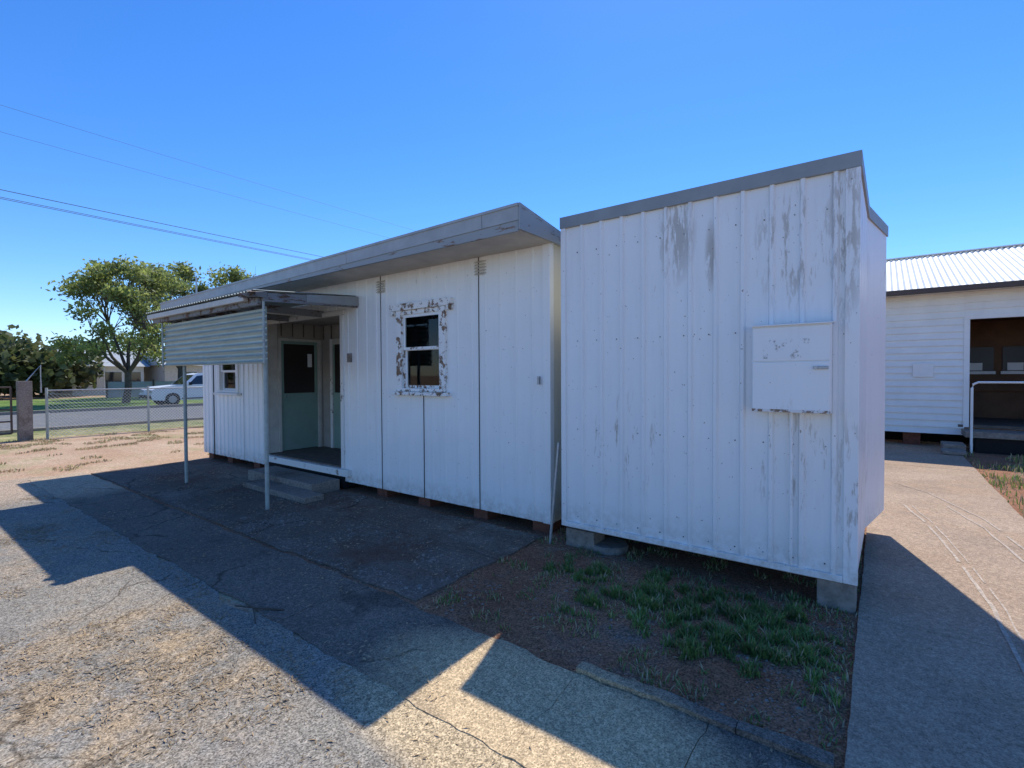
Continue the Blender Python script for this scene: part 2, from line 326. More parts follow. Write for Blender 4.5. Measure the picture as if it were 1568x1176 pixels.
box("opening_head",-8.12,-5.94,YW-.03,YW+.04,2.44,2.50,'peel2',B,.004)
box("opening_jamb_r",-6.04,-5.975,YW-.025,YW+.05,.30,2.438,'peel2',B,.004)
box("opening_jamb_l",-8.14,-8.08,YW-.025,YW+.008,.30,2.438,'peel2',B,.004)
box("threshold",-8.2,-5.84,YW-.06,YW+.03,.20,.298,'peel2',B,.006)
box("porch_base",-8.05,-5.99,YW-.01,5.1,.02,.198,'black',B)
def window(pre,w,peel,mid):
    x0,x1,z0,z1=w
    box(pre+"_jamb_l",x0-.095,x0,YW-.04,YW+.06,z0-.04,z1+.02,peel,B,.004); box(pre+"_jamb_r",x1,x1+.095,YW-.04,YW+.06,z0-.04,z1+.02,peel,B,.004)
    box(pre+"_head",x0-.2,x1+.2,YW-.055,YW+.04,z1+.022,z1+.105,peel,B,.005)
    box(pre+"_head_inner",x0,x1,YW-.02,YW+.05,z1-.03,z1+.02,peel,B,.003)
    box(pre+"_sill",x0-.15,x1+.15,YW-.085,YW+.05,z0-.085,z0-.042,peel,B,.005)
    box(pre+"_sill_upper",x0,x1,YW-.035,YW+.05,z0-.04,z0+.0,peel,B,.003)
    zm=z0+(z1-z0)*mid; f=.035
    for nm,a,b,yo in (("top",zm,z1-.03,.0),("bottom",z0,zm+.03,.03)):
        box(pre+"_sash_%s_l"%nm,x0+.002,x0+f,YW-.005+yo,YW+.02+yo,a,b,'white',B); box(pre+"_sash_%s_r"%nm,x1-f,x1-.002,YW-.005+yo,YW+.02+yo,a,b,'white',B)
        box(pre+"_sash_%s_b"%nm,x0+f,x1-f,YW-.004+yo,YW+.019+yo,a,a+f,peel,B); box(pre+"_sash_%s_t"%nm,x0+f,x1-f,YW-.004+yo,YW+.019+yo,b-f,b,'white',B)
        box(pre+"_glass_%s"%nm,x0+f,x1-f,YW+.006+yo,YW+.009+yo,a+f,b-f,'glass',B)
    for s,x in (("a",x0-.2),("b",x1+.13)):
        box(pre+"_scroll_"+s,x,x+.07,YW-.06,YW+.0,z1-.03,z1+.02,peel,B,.008)
window("window",win,'peel',.5); window("side_window",lwin,'peel2',.5)
box("blind",win[0]+.05,win[1]-.25,YW+.15,YW+.16,2.0,2.36,'int',B)
for i,(x,z) in enumerate(((-3.48,2.68),(-5.16,2.66))):
    for k in range(5): hexa("vent_%d_%d"%(i,k),[(x-.075,YW-.03,z+k*.032),(x+.075,YW-.03,z+k*.032),(x+.075,YW,z+.008+k*.032),(x-.075,YW,z+.008+k*.032),(x-.075,YW-.028,z+.006+k*.032),(x+.075,YW-.028,z+.006+k*.032),(x+.075,YW,z+.026+k*.032),(x-.075,YW,z+.026+k*.032)],'cream',B)
box("switch_box",-5.87,-5.79,YW-.03,YW,1.78,1.90,'block',B,.004); box("pipe_stub",-2.72,-2.70,YW-.05,YW-.02,1.5,1.58,'steel',B)
XA=-10.95; XB=-2.56; YF=3.53
def fz(x): return 2.98+(x-XA)/(XB-XA)*.12
hexa("roof_front",[(XA,YF+.02,2.885),(XB,YF+.02,2.885),(XB,4.6,2.885),(XA,4.6,2.885),(XA,YF+.02,fz(XA)-.01),(XB,YF+.02,3.09),(XB,4.6,2.94),(XA,4.6,2.93)],'fascia',B)
hexa("roof_main",[(XA,4.6,2.885),(XB,4.6,2.885),(XB,8.5,2.80),(XA,8.5,2.80),(XA,4.6,2.93),(XB,4.6,2.94),(XB,8.5,2.85),(XA,8.5,2.85)],'trim',B)
sx=[XA,-7.9,-5.08,-2.98,XB-.0]
for i in range(4):
    a,b=sx[i]+.003,sx[i+1]-.003
    hexa("fascia_%d"%i,[(a,YF,fz(a)-.14),(b,YF,fz(b)-.14),(b,YF+.018,fz(b)-.14),(a,YF+.018,fz(a)-.14),(a,YF-.004,fz(a)),(b,YF-.004,fz(b)),(b,YF+.018,fz(b)),(a,YF+.018,fz(a))],'fascia',B)
hexa("fascia_cap",[(XA,YF-.014,fz(XA)-.018),(XB,YF-.014,fz(XB)-.018),(XB,YF-.0045,fz(XB)-.018),(XA,YF-.0045,fz(XA)-.018),(XA,YF-.014,fz(XA)+.006),(XB,YF-.014,fz(XB)+.006),(XB,YF+.05,fz(XB)+.006),(XA,YF+.05,fz(XA)+.006)],'fascia',B)
hexa("fascia_lower",[(XA,YF+.008,2.855),(XB-.01,YF+.008,2.865),(XB-.01,YF+.03,2.865),(XA,YF+.03,2.855),(XA,YF+.008,fz(XA)-.14),(XB-.01,YF+.008,fz(XB)-.142),(XB-.01,YF+.019,fz(XB)-.142),(XA,YF+.019,fz(XA)-.14)],'fascia2',B)
hexa("side_fascia",[(XB+.002,YF-.004,2.875),(XB+.02,YF-.004,2.875),(XB+.02,4.8,2.875),(XB+.002,4.8,2.875),(XB+.002,YF-.004,3.105),(XB+.02,YF-.004,3.105),(XB+.02,4.8,2.92),(XB+.002,4.8,2.92)],'fascia2',B)
box("soffit",XA+.01,XB-.002,YF+.032,4.095,2.872,2.884,'soffit',B)
for i,x in enumerate((-10.4,-9.6,-8.6,-5.25,-4.45,-3.55,-2.75)): box("brick_pier_%d"%i,x-.10,x+.10,YW+.05,YW+.28,0,ZB+.02,'brick',B,.004)
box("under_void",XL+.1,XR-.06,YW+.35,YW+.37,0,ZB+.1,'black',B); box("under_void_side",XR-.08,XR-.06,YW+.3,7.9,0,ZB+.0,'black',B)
box("porch_step",-7.75,-6.0,3.60,4.03,.0,.165,'step',B,.015)
box("porch_step_low",-7.3,-5.7,3.32,3.595,.0,.085,'step',B,.012)
ax0,ax1=-9.0,-5.64; ay0=2.75
def corrsheet(name,u0,u1,axis,fn,mat,par,pitch=.076,amp=.009,n=8):
    v=[];f=[]; k=int((u1-u0)/pitch*n)
    for i in range(k+1):
        u=u0+(u1-u0)*i/k; o=amp*math.sin(2*math.pi*(u-u0)/pitch); a,b=fn(u,o); v+=[a,b]
    for i in range(k): f.append((2*i,2*i+2,2*i+3,2*i+1))
    return mesh(name,v,f,mat,par,smooth=True)
corrsheet("awning_roof",ax0,ax1+.02,'x',lambda u,o:((u,ay0-.05,2.56+o),(u,YW-.03,2.66+o)),'post',B)
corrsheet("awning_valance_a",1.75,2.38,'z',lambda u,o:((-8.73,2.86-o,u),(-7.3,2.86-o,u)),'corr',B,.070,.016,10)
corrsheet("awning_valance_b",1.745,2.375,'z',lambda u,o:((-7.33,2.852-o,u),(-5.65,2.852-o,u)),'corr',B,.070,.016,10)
box("awning_front_beam",ax0+.05,ax1-.05,2.83-.05,2.83,2.41,2.53,'rot',B,.004)
box("awning_gutter",ax0,-5.9,2.72,2.776,2.465,2.535,'cream',B,.006)
hexa("awning_side_beam",[(ax1-.04,2.82,2.45),(ax1,2.82,2.45),(ax1,YW-.012,2.51),(ax1-.04,YW-.012,2.51),(ax1-.04,2.82,2.545),(ax1,2.82,2.545),(ax1,YW-.012,2.64),(ax1-.04,YW-.012,2.64)],'rot',B)
hexa("awning_flashing",[(ax1+.003,3.35,2.50),(ax1+.012,3.35,2.50),(ax1+.012,YW-.012,2.53),(ax1+.003,YW-.012,2.53),(ax1+.003,3.35,2.59),(ax1+.012,3.35,2.59),(ax1+.012,YW-.012,2.655),(ax1+.003,YW-.012,2.655)],'trim',B)
for i in range(7):
    a=R.uniform(0,.25); q=R.uniform(-.04,.05); hexa("splinter_%d"%i,[(ax1-.2+i*.04,2.70-q,2.49),(ax1-.17+i*.04,2.66-q,2.49),(ax1+.0,2.86,2.49),(ax1-.04,2.9,2.49),(ax1-.2+i*.04,2.68-q,2.54+a*.15),(ax1-.15+i*.04,2.66-q,2.53),(ax1+.02,2.86,2.56),(ax1-.02,2.9,2.56)],'rot',B)
box("awning_left_beam",ax0+.02,ax0+.06,2.80,YW-.012,2.44,2.54,'rot',B)
for i,x in enumerate((-8.2,-7.4,-6.5)): box("awning_rafter_%d"%i,x,x+.045,2.835,YW-.012,2.44,2.53,'rot',B)
pipe("awning_post_a",[(-5.83,2.93,0),(-5.83,2.93,2.42)],.024,'post',B); pipe("awning_post_b",[(-8.28,2.96,0),(-8.28,2.96,2.42)],.024,'post',B)
pipe("awning_hanger",[(-5.655,2.83,1.74),(-5.655,2.83,2.45)],.014,'post',B); pipe("awning_hanger_b",[(-8.72,2.83,1.74),(-8.72,2.83,2.45)],.014,'post',B)
pipe("mast",[(-9.9,3.75,2.9),(-9.9,3.75,3.4)],.014,'steel',B)
# ------------------------------------------------------------ STEEL ANNEX
A=empty("steel_clad_shed"); y0=3.95; xl,xr=-2.364,-.121
P=ribprof(xl,xr-.0,-2.159,.1909,.046,.022,.022)
wallsheet("front_sheet",P,y0,.225,2.95,[],'white2',A)
foot=[(xl,y0+.006),(xr,y0+.006),(-.105,5.28),(.03,6.10),(.03,6.12),(xl,6.12)]
prism("shed_body",foot,.24,2.95,'white2',A)
prism("shed_floor_frame",[(xl+.03,y0+.05),(xr-.04,y0+.05),(-.15,6.05),(xl+.03,6.05)],.17,.238,'steel',A)
capf=[(xl-.012,y0-.03),(xr+.012,y0-.03),(-.09,5.28),(.045,6.13),(xl-.012,6.13)]
prism("roof_capping",capf,2.935,3.035,'trim',A)
box("corner_flashing_r",xr-.075,xr+.006,y0-.026,y0+.03,.20,2.934,'white2',A,.003); box("corner_flashing_l",xl-.006,xl+.04,y0-.026,y0+.03,.20,2.934,'white2',A,.003)
box("base_rail",xl+.041,xr-.076,y0-.028,y0-.0,.20,.245,'white2',A,.003)
box("pier_l",-2.35,-2.06,y0+.02,y0+.24,0,.169,'block',A,.008); box("pier_r",-.345,-.125,y0-.01,y0+.22,0,.198,'block',A,.008)
box("pier_bl",-2.35,-2.06,5.8,6.0,0,.169,'block',A,.008); box("pier_br",-.345,-.125,5.8,6.0,0,.169,'block',A,.008)
R2=random.Random(3)
for i in range(11):
    for k,z in enumerate((.30,1.1,1.9,2.7)):
        x=-2.159+.1909*i; pipe("screw_%d_%d"%(i,k),[(x-.05,y0-.006,z),(x-.05,y0+.0,z)],.005,'trim' if R2.random()<.6 else 'brown',A,6)
box("meter_cabinet",-.735,-.262,y0-.13,y0-.023,1.33,1.93,'white2',A,.004)
box("cabinet_door_lower",-.728,-.268,y0-.142,y0-.131,1.335,1.675,'white2',A,.003); box("cabinet_door_upper",-.728,-.268,y0-.139,y0-.131,1.683,1.915,'white2',A,.003)
hexa("cabinet_hood",[(-.745,y0-.155,1.925),(-.255,y0-.155,1.925),(-.255,y0-.023,1.94),(-.745,y0-.023,1.94),(-.745,y0-.155,1.932),(-.255,y0-.155,1.932),(-.255,y0-.023,1.948),(-.745,y0-.023,1.948)],'white2',A)
box("cabinet_latch",-.36,-.275,y0-.155,y0-.143,1.625,1.645,'steel',A,.003); pipe("cabinet_lock",[(-.345,y0-.17,1.635),(-.345,y0-.143,1.635)],.012,'steel',A)
M['rub']=peeling("rubbed_patch",(.86,.86,.84),(.55,.51,.45),16,.58,dark=.8)
box("cabinet_rub",-.66,-.38,y0-.1405,y0-.1392,1.70,1.83,'rub',A)
M['rustp']=peeling("rust_edge",(.78,.76,.73),(.34,.22,.14),22,.52,(1,1,1),.6)
box("cabinet_lower_edge",-.732,-.264,y0-.1435,y0-.1425,1.333,1.352,'rustp',A)
pipe("conduit",[(-.5,y0-.04,.26),(-.5,y0-.04,1.33)],.012,'white2',A)
pipe("metal_pipe",[(-2.50,3.93,0),(-2.455,4.02,.95)],.014,'steel')
v=[];f=[]; tube(v,f,[(-1.98,4.12,0.0),(-1.98,4.12,.05),(-1.98,4.12,.06)],[.17,.17,.155],28); mesh("drain_cover",v,f,'block')
# ------------------------------------------------------------ WEATHERBOARD HOUSE
H=empty("weatherboard_house"); hy=14.0
v=[];f=[]
def wbx(x0,x1,z0,z1):
    z=z0
    while z<z1-.01:
        t=min(z+.145,z1); k=len(v); v.extend([(x0,hy-.035,z),(x1,hy-.035,z),(x1,hy,t),(x0,hy,t),(x0,hy,z),(x1,hy,z)]); f.append((k,k+1,k+2,k+3)); f.append((k,k+4,k+5,k+1)); z=t
wbx(-4,1.40,.28,3.28); wbx(1.40,3.6,2.76,3.28); wbx(3.6,12,.28,3.28)
mesh("front_boards",v,f,'wb',H)
corrsheet("roof_front",-4.5,12.5,'x',lambda u,o:((u,hy-.45,3.36+o),(u,17.4,4.72+o)),'roofw',H,.11,.014,6)
corrsheet("roof_back",-4.5,12.5,'x',lambda u,o:((u,17.4,4.72+o),(u,21.3,3.3+o)),'roofw',H,.11,.014,6)
box("ridge_cap",-4.5,12.5,17.3,17.5,4.73,4.76,'roofw',H)
box("gutter",-4.5,12.5,hy-.56,hy-.44,3.25,3.36,'gutter',H,.01); box("eave_soffit",-4.4,12.4,hy-.44,hy+.01,3.285,3.30,'wb',H)
box("end_wall",-4,-3.95,hy+.01,21,.28,3.28,'wb',H); box("end_wall_r",11.95,12,hy+.01,21,.28,3.28,'wb',H); box("back_wall",-4,12,21,21.05,.28,3.28,'wb',H)
box("opening_jamb_l",1.38,1.47,hy-.05,hy+.05,.45,2.70,'wb',H); box("opening_jamb_r",3.5,3.6,hy-.05,hy+.05,.45,2.70,'wb',H); box("opening_head",1.38,3.6,hy-.05,hy+.05,2.702,2.79,'wb',H)
box("room_back",1.3,3.7,16.4,16.45,.45,2.9,'wood',H); box("room_left",1.3,1.35,hy+.06,16.4,.45,2.9,'wood',H); box("room_right",3.62,3.68,hy+.06,16.4,.45,2.9,'wood',H)
box("room_ceiling",1.3,3.7,hy+.06,16.4,2.82,2.86,'wood',H); box("room_floor",1.3,3.7,hy-.03,16.4,.44,.50,'floor',H)
box("room_rail",1.36,3.6,16.3,16.38,1.15,1.25,'wood',H)
for i,x in enumerate((1.6,2.3,3.0)):
    box("room_window_%d"%i,x,x+.55,16.36,16.39,1.62,2.2,'brown',H); box("room_window_sill_%d"%i,x-.03,x+.58,16.33,16.39,1.55,1.62,'wb',H); box("room_window_pane_%d"%i,x+.08,x+.35,16.34,16.358,1.64,1.82,'wb',H)
box("wall_plate",.55,.90,hy-.06,hy-.036,1.50,1.80,'wb',H,.004)
for i in range(8): box("house_pier_%d"%i,-3.8+i*2.1,-3.5+i*2.1,hy+.1,hy+.4,0,.28,'brick',H)
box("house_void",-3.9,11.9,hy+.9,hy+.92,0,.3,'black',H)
box("landing",1.35,3.4,hy-.75,hy-.055,.30,.42,'block',H,.01); box("landing_base",1.5,3.3,hy-.7,hy-.1,0,.299,'black',H)
box("step_slab",1.0,1.34,hy-.95,hy-.4,0,.17,'block',H,.01); box("loose_slab",.95,1.3,hy-1.5,hy-1.0,.03,.09,'block',H,.01)
pipe("handrail",[(1.43,13.2,0),(1.43,13.2,1.28),(1.45,13.2,1.36),(1.52,13.2,1.40),(3.3,13.2,1.40),(3.36,13.2,1.36),(3.38,13.2,1.28),(3.38,13.2,0)],.022,'wb',H)
# ------------------------------------------------------------ FENCE + GATE
F=empty("chain_link_fence"); fx=-17.25; fy0,fy1,fh=3.0,24.0,1.2
v=[];f=[]; s=.085
def strand(a,b,r=.0048):
    k=len(v); a=Vector(a); b=Vector(b); d=(b-a).normalized(); p=Vector((1,0,0)); q=d.cross(p)
    for e in (a,b):
        for t in (0,2.094,4.189): v.append(e+(p*math.cos(t)+q*math.sin(t))*r)
    for j in range(3): f.append((k+j,k+(j+1)%3,k+3+(j+1)%3,k+3+j))
y=fy0-fh
while y<fy1:
    for sg in (1,-1):
        ya,yb=(y,y+fh); za,zb=(.04,.04+fh) if sg==1 else (.04+fh,.04)
        if ya<fy0: t=(fy0-ya)/fh; za=za+(zb-za)*t; ya=fy0
        if yb>fy1: t=(fy1-ya)/(yb-ya); zb=za+(zb-za)*t; yb=fy1
        strand((fx,ya,za),(fx,yb,zb))
    y+=s
mesh("wire_mesh",v,f,'steel',F)
y=fy0
i=0
while y<=fy1: pipe("fence_post_%d"%i,[(fx+.02,y,0),(fx+.02,y,1.32)],.03,'post',F); y+=2.2; i+=1
pipe("top_rail",[(fx,fy0,1.25),(fx,fy1,1.25)],.018,'steel',F)
G=empty("farm_gate")
box("gate_pier",fx-.13,fx+.13,2.46,2.72,0,1.5,'step',G,.01)
pipe("gate_strut",[(fx,2.6,1.45),(fx,2.9,1.9),(fx,2.9,1.2)],.02,'steel',G)
for z in (.2,.5,.8,1.1,1.35): pipe("gate_bar_%d"%int(z*10),[(fx,-1.2,z),(fx,2.35,z)],.02,'gutter',G)
for y in (-1.2,.6,2.35): pipe("gate_upright_%d"%int(y*10),[(fx,y,.2),(fx,y,1.35)],.022,'gutter',G)
SH=empty("bus_shelter")
hexa("shelter_roof",[(-19,.2,2.1),(-17.9,.2,2.1),(-17.9,2.0,2.05),(-19,2.0,2.05),(-19,.2,2.2),(-17.9,.2,2.2),(-17.9,2.0,2.12),(-19,2.0,2.12)],'trim',SH)
for x in (-18.9,-18.0):
    for y in (.3,1.9): pipe("shelter_post_%d_%d"%(x*10,y*10),[(x,y,0),(x,y,2.1)],.04,'cream',SH)
# ------------------------------------------------------------ POWER LINES
PL=empty("power_line")
def wire(x,z,sag,r=.012):
    pts=[]
    for i in range(41):
        t=i/40; pts.append((x,-25+70*t,z-sag*4*t*(1-t)))
    pipe("wire_%d_%d"%(int(-x*10),int(z*10)),pts,r,'wirem',PL,5)
wire(-21,7.65,.5,.011); wire(-21.2,7.48,.5,.009); wire(-20.9,7.36,.5,.009)
wire(-20.6,10.1,.6,.0045); wire(-21.4,9.6,.6,.0045)
for y in (-25,45): pipe("pole_%d"%y,[(-21,y,0),(-21,y,10.5)],.15,'bark',PL)
for y in (-25,45): box("crossarm_%d"%y,-22,-20,y-.06,y+.06,9.75,9.9,'bark',PL)
# ------------------------------------------------------------ PICKUP
T=empty("pickup_truck"); 
def pick(ox,oy):
    W=.9
    def X(p): return (ox+p[0],oy+p[1],p[2])
    def arch(c,r=.40,n=8): return [(c+r*math.cos(math.pi*(1-i/n)),.34+r*math.sin(math.pi*(1-i/n))) for i in range(n+1)]
    prof=[(0.05,.38)]+arch(.95)+arch(4.05)+[(5.1,.42),(5.15,.55),(5.12,1.10),(3.55,1.12),(1.55,1.10),(.45,1.00),(.08,.86),(0,.6)]
    n=len(prof); v=[X((-W,a,b)) for a,b in prof]+[X((W,a,b)) for a,b in prof]
    f=[(i,(i+1)%n,n+(i+1)%n,n+i) for i in range(n)]+[tuple(range(n)),tuple(range(n,2*n))[::-1]]
    o=mesh("body",v,f,'carw',T); b=o.modifiers.new('b','BEVEL'); b.width=.04; b.segments=2; b.limit_method='ANGLE'; b.angle_limit=.6
    g=[(1.45,1.09),(2.15,1.70),(2.5,1.76),(3.3,1.74),(3.6,1.10)]; m=len(g)
    def wid(z): return W-.03-(z-1.09)*.28
    v=[X((-wid(z),a,z)) for a,z in g]+[X((wid(z),a,z)) for a,z in g]
    f=[(i,(i+1)%m,m+(i+1)%m,m+i) for i in range(m)]+[tuple(range(m)),tuple(range(m,2*m))[::-1]]
    o=mesh("cab",v,f,'carw',T); b=o.modifiers.new('b','BEVEL'); b.width=.03; b.segments=2
    for s in (-1,1):
        for nm,q in (("front",[(1.72,1.14),(2.2,1.62),(2.55,1.66),(2.55,1.14)]),("rear",[(2.63,1.14),(2.63,1.66),(3.2,1.65),(3.42,1.14)])):
            vv=[X((s*(wid(z)+.006),a,z)) for a,z in q]; mesh("window_%s_%d"%(nm,s),vv,[(0,1,2,3)],'carg',T)
        box("mirror_%d"%s,*sorted((ox+s*.88,ox+s*1.05)),oy+1.75,oy+1.85,1.12,1.28,'tyre',T)
        box("door_gap_%d"%s,*sorted((ox+s*.901,ox+s*.904)),oy+2.585,oy+2.595,.5,1.08,'black',T)
        box("sill_%d"%s,*sorted((ox+s*.85,ox+s*.93)),oy+1.4,oy+3.6,.36,.42,'tyre',T)
        box("headlight_%d"%s,*sorted((ox+s*.55,ox+s*.86)),oy-.01,oy+.2,.72,.86,'steel',T,.02)
        box("tail_light_%d"%s,*sorted((ox+s*.72,ox+s*.905)),oy+5.05,oy+5.16,.75,1.02,'red',T)
        for yy in (.95,4.05):
            vv=[];ff=[]; tube(vv,ff,[(ox+s*.66,oy+yy,.36),(ox+s*.90,oy+yy,.36)],[.36,.36],20); mesh("tyre_%d_%d"%(s,yy),vv,ff,'tyre',T)
            vv=[];ff=[]; tube(vv,ff,[(ox+s*.88,oy+yy,.36),(ox+s*.915,oy+yy,.36)],[.22,.19],12); mesh("rim_%d_%d"%(s,yy),vv,ff,'steel',T)
    vv=[X((-wid(1.15)+.05,1.50,1.15)),X((wid(1.15)-.05,1.50,1.15)),X((wid(1.66)-.05,2.09,1.665)),X((-wid(1.66)+.05,2.09,1.665))]
    mesh("windscreen",[(a,b-.01,c+.012) for a,b,c in vv],[(0,1,2,3)],'carg',T)
    box("bumper",ox-.88,ox+.88,oy-.06,oy+.12,.42,.60,'tyre',T,.02); box("rear_bumper",ox-.85,ox+.85,oy+5.12,oy+5.24,.45,.6,'steel',T)
pick(-31.5,9.4)
# ------------------------------------------------------------ BACKGROUND HOUSES
def house(name,x,y,w,d,h,wall,roof,rot=0):
    P=empty(name)
    box("walls",x-w/2,x+w/2,y-d/2,y+d/2,0,h,wall,P)
    v=[(x-w/2-.4,y-d/2-.4,h),(x+w/2+.4,y-d/2-.4,h),(x+w/2+.4,y+d/2+.4,h),(x-w/2-.4,y+d/2+.4,h),(x,y-d/2-.4,h+1.5),(x,y+d/2+.4,h+1.5)]
    mesh("roof",v,[(0,1,4),(1,2,5,4),(2,3,5),(3,0,4,5),(0,3,2,1)],roof,P)
    for k in (-.3,0.05,.33): box("house_window_%d"%int(k*100),x+w/2,x+w/2+.03,y+k*d-.6,y+k*d+.6,.9,2.0,'carg',P)
    box("veranda_post",x+w/2+.3,x+w/2+.38,y-.5,y-.42,0,h,'wb',P)
house("cottage",-56,22,8,10,2.6,'cream','fascia'); house("cottage",-58,13.5,8,5,2.5,'wb','fascia'); house("cottage",-62,-8,8,10,2.7,'wb','gutter'); house("cottage",-50,40,8,12,2.7,'wb','roofw')
BF=empty("paling_fence"); box("palings",-47.1,-47,11.5,60,0,1.2,'fascia2',BF)
for i in range(16): box("fence_rail_post_%d"%i,-47,-46.9,11.5+i*3,11.6+i*3,0,1.35,'bark',BF)
# ------------------------------------------------------------ TREES
def tree(name,x,y,h,cw,seed,nl,ls,trunk=.25,nclump=30,cr0=(.06,.105)):
    r=random.Random(seed); P=empty(name); v=[];f=[]; cl=[]
    zc=h*.60; rz=h*.38
    for i in range(nclump):
        a=2*math.pi*r.random(); el_=r.uniform(-.85,1); q=r.uniform(.35,1.0)**.7
        cr=math.sqrt(max(0,1-el_*el_*.75))
        c=Vector((x+math.cos(a)*cr*q*cw/2,y+math.sin(a)*cr*q*cw/2,zc+el_*rz*(.75+.25*q))); cl.append((c,r.uniform(*cr0)*cw))
    base=Vector((x,y,-.1)); fk=Vector((x+r.uniform(-.3,.3),y+r.uniform(-.3,.3),h*.22))
    tube(v,f,[base,base.lerp(fk,.5)+Vector((.08,.05,0)),fk],[trunk*1.2,trunk,trunk*.85],8)
    limbs=[]
    for i in range(6):
        a=2*math.pi*i/6+r.random()*.6; t=Vector((x+math.cos(a)*cw*.22,y+math.sin(a)*cw*.22,h*r.uniform(.42,.65))); mid=fk.lerp(t,.5)+Vector((r.uniform(-.2,.2),r.uniform(-.2,.2),-.15))
        tube(v,f,[fk-Vector((0,0,.1)),mid,t],[trunk*.6,trunk*.42,trunk*.28],6); limbs.append(t)
    for c,rad in cl:
        t=min(limbs,key=lambda q:(q-c).length+r.random()*.8); mid=t.lerp(c,.5)+Vector((r.uniform(-.3,.3),r.uniform(-.3,.3),r.uniform(-.3,.1)))
        tube(v,f,[t,mid,c],[trunk*.26,trunk*.16,trunk*.05],5)
        for k in range(3):
            e=c+Vector((r.gauss(0,1),r.gauss(0,1),r.gauss(0,.8)))*rad; tube(v,f,[mid,e],[trunk*.1,trunk*.03],4)
    mesh("trunk",v,f,'bark',P)
    lv=[];lf=[];mi=[]
    for i in range(nl):
        c0,rad=cl[r.randrange(nclump)]
        g=Vector((r.gauss(0,1),r.gauss(0,1),r.gauss(0,.7)))*rad*.72
        c=c0+g; a=Vector((r.gauss(0,1),r.gauss(0,1),r.gauss(0,1)-.4)).normalized(); b=a.cross(Vector((r.gauss(0,1),r.gauss(0,1),r.gauss(0,1)))).normalized()
        s=ls*r.uniform(.6,1.4); k=len(lv); lv+=[c-a*s,c+b*s*.45,c+a*s,c-b*s*.45]; lf.append((k,k+1,k+2,k+3))
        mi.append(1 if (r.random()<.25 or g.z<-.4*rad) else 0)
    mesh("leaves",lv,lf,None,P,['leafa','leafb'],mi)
    return P
tree("gum_tree",-37,10.0,8.6,6.8,5,13500,.12,.19,46,(.055,.10))
tree("gum_tree",-45,15.6,10.2,6.0,11,8000,.15,.2,30)
tree("gum_tree",-44,19.8,10.6,7.0,23,9000,.15,.2,34)
r=random.Random(9); lv=[];lf=[];mi=[]
for i in range(140):
    yy=r.uniform(-60,120); xx=r.uniform(-100,-66)
    if i<40: xx=r.uniform(-62,-50); yy=r.uniform(-2,11.3)
    hh=r.uniform(3.5,7) if i>=40 else r.uniform(3.4,6.6)*(1 if yy<7 else .72); ww=r.uniform(2,4.2) if i>=40 else r.uniform(1.3,2.3)
    for j in range(330):
        u=Vector((r.gauss(0,1),r.gauss(0,1),r.gauss(0,1))).normalized()*r.random()**.4
        b2=1+.45*noise.noise(Vector((xx+u.x*2,yy+u.y*2,u.z*2)))
        c=Vector((xx+u.x*ww*b2,yy+u.y*ww*b2,hh*.55+u.z*hh*.45*b2)); a=Vector((r.gauss(0,1),r.gauss(0,1),r.gauss(0,1))).normalized(); b=a.cross(Vector((r.gauss(0,1),r.gauss(0,1),r.gauss(0,1)))).normalized(); s=r.uniform(.2,.45)
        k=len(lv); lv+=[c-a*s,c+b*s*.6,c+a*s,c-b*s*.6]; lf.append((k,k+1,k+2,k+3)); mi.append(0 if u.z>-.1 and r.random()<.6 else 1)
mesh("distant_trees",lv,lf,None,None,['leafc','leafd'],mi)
# ------------------------------------------------------------ SMALL GROUND COVER
def blades(name,fn,n,hmin,hmax,mats,seed,wd=.004,spread=.4,dryp=.2):
    r=random.Random(seed); v=[];f=[];mi=[]; c=0; tries=0
    while c<n and tries<n*30:
        tries+=1; q=fn(r)
        if q is None: continue
        x,y=q[:2]; sc=q[2] if len(q)>2 else 1; h=r.uniform(hmin,hmax)*sc; a=r.uniform(0,6.283); l=r.uniform(0,spread)*h; dx,dy=math.cos(a),math.sin(a); px,py=-dy*wd,dx*wd; k=len(v)
        v+=[(x-px,y-py,0),(x+px,y+py,0),(x+dx*l*.4+px*1.2,y+dy*l*.4+py*1.2,h*.6),(x+dx*l*.4-px*1.2,y+dy*l*.4-py*1.2,h*.6),(x+dx*l,y+dy*l,h)]
        f+=[(k,k+1,k+2,k+3),(k+3,k+2,k+4)]; m=0 if r.random()>dryp else 1; mi+=[m,m]; c+=1
    return mesh(name,v,f,None,None,mats,mi)
def gfn(r):
    x=r.uniform(-2.2,-.15); y=r.uniform(2.45,4.0)
    e=min(((x+.85)/.78)**2+((y-3.28)/.50)**2, ((x+1.95)/.35)**2+((y-3.5)/.2)**2)
    d=noise.noise(Vector((x*3.3,y*3.3,4)))*.8+noise.noise(Vector((x*10,y*10,9)))*1.2+.42-e*.5
    if d<.12: return None
    return (x,y,min(1,.3+d*.7)) if r.random()<min(1,d*1.2) else None
blades("grass_patch",gfn,11500,.02,.11,['grass','dry'],1,.0034,1.1,.16)
def wfn(r):
    x=r.uniform(-2.6,-.12); y=r.uniform(2.4,5.5); return (x,y) if noise.noise(Vector((x*5,y*5,1)))>.12 or (x>-.22 and r.random()<.5) else None
blades("weeds",wfn,5500,.012,.05,['grass','dry'],2,.003,1.2,.45)
def w2(r):
    x=r.uniform(1.25,7); y=r.uniform(3,13.5); return (x,y) if noise.noise(Vector((x*1.1,y*1.1,7)))>.12 or x<1.4 and r.random()<.3 else None
blades("yard_weeds",w2,9000,.02,.12,['grass','dry'],3,.006,.8,.4)
def w3(r):
    x=r.uniform(-17.4,-10.9); y=r.uniform(-2,12); return (x,y) if noise.noise(Vector((x*1.6,y*1.6,2)))>.12+(.25 if x>-14 else 0) else None
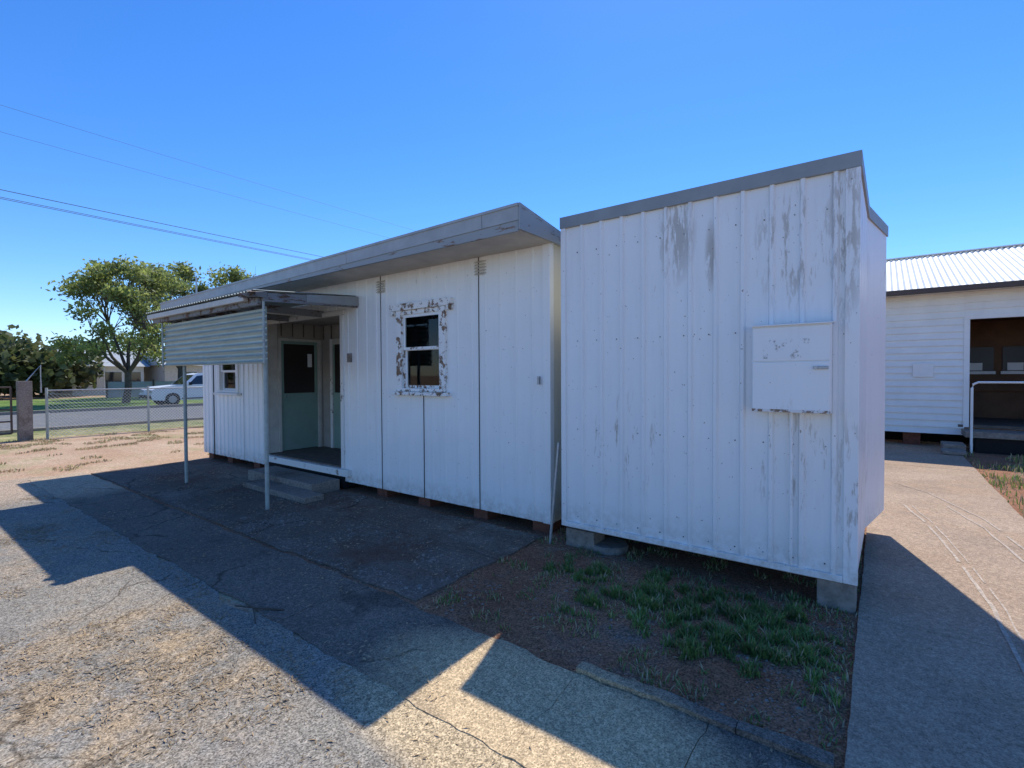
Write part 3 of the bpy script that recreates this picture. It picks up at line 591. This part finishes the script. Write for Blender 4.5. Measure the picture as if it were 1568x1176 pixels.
blades("dry_grass",w3,12000,.015,.05,['dry','grass'],4,.006,1.1,.15)
def bits(name,fn,n,s0,s1,mat,seed,flat=.5):
    r=random.Random(seed); v=[];f=[]; c=0;tr=0
    while c<n and tr<n*30:
        tr+=1; q=fn(r)
        if q is None: continue
        x,y,zz=q; s=r.uniform(s0,s1)*(1 if r.random()<.9 else 1.8); k=len(v); a=r.uniform(0,6.28)
        for t in range(5):
            an=a+t*1.2566+r.uniform(-.3,.3); v.append((x+math.cos(an)*s*r.uniform(.7,1.1),y+math.sin(an)*s*r.uniform(.7,1.1),zz))
        v.append((x+r.uniform(-.3,.3)*s,y+r.uniform(-.3,.3)*s,zz+s*flat))
        for t in range(5): f.append((k+t,k+(t+1)%5,k+5))
        c+=1
    return mesh(name,v,f,mat)
def b1(r):
    x=r.uniform(-2.6,-.15); y=r.uniform(2.33,4.6); return (x,y,.003) if noise.noise(Vector((x*1.8,y*1.8,6)))>-.05 else None
bits("gravel",b1,3500,.003,.009,'block',5)
def b2(r):
    x=r.uniform(-9,1.5); y=r.uniform(-.6,1.6); return (x,y,.007)
bits("asphalt_grit",b2,5000,.002,.005,'block',6)
def b3(r):
    x=r.uniform(-8,-2.65); y=r.uniform(2.36,4.0); return (x,y,.018) if noise.noise(Vector((x*2,y*2,5)))>.0 else None
bits("apron_debris",b3,3500,.003,.013,'step',8)
def leaf(name,fn,n,seed,mat,l0=.01,l1=.03):
    r=random.Random(seed); v=[];f=[];c=0;tr=0
    while c<n and tr<n*40:
        tr+=1; q=fn(r)
        if q is None: continue
        x,y,z=q; L=r.uniform(l0,l1); W=L*r.uniform(.12,.3); a=r.uniform(0,6.28); dx,dy=math.cos(a),math.sin(a); k=len(v); zz=z+.002+r.uniform(0,.004)
        v+=[(x-dx*L,y-dy*L,zz),(x-dy*W,y+dx*W,zz+.003),(x+dx*L,y+dy*L,zz+r.uniform(0,.006)),(x+dy*W,y-dx*W,zz)]; f.append((k,k+1,k+2,k+3)); c+=1
    return mesh(name,v,f,mat)
def l1(r):
    x=r.uniform(-9,1); y=r.uniform(-.5,1.58); d=noise.noise(Vector((x*1.4,y*1.4,11)))*.8+.6*noise.noise(Vector((x*5,y*5,2)))
    d+=.3*max(0,1-((x+3.3)/1.1)**2-((y-.9)/.7)**2)
    return (x,y,.008) if r.random()<(d-.05)*1.6 else (None if r.random()<.97 else (x,y,.008))
leaf("leaf_litter",l1,12000,21,'litter',.006,.02)
def l2(r):
    x=r.uniform(-10,-.15); y=r.uniform(1.62,4.05); z=.017 if y<2.3 else (.024 if x<-2.62 else .006)
    return (x,y,z) if noise.noise(Vector((x*2,y*2,1)))>.1 or r.random()<.1 else None
leaf("leaf_litter",l2,3600,22,'dry',.005,.022)
pipe("twig",[(-3.55,1.55,.02),(-3.4,1.6,.03),(-3.22,1.72,.02)],.006,'bark'); pipe("twig",[(-3.4,1.6,.025),(-3.3,1.56,.03),(-3.2,1.52,.015)],.004,'bark')
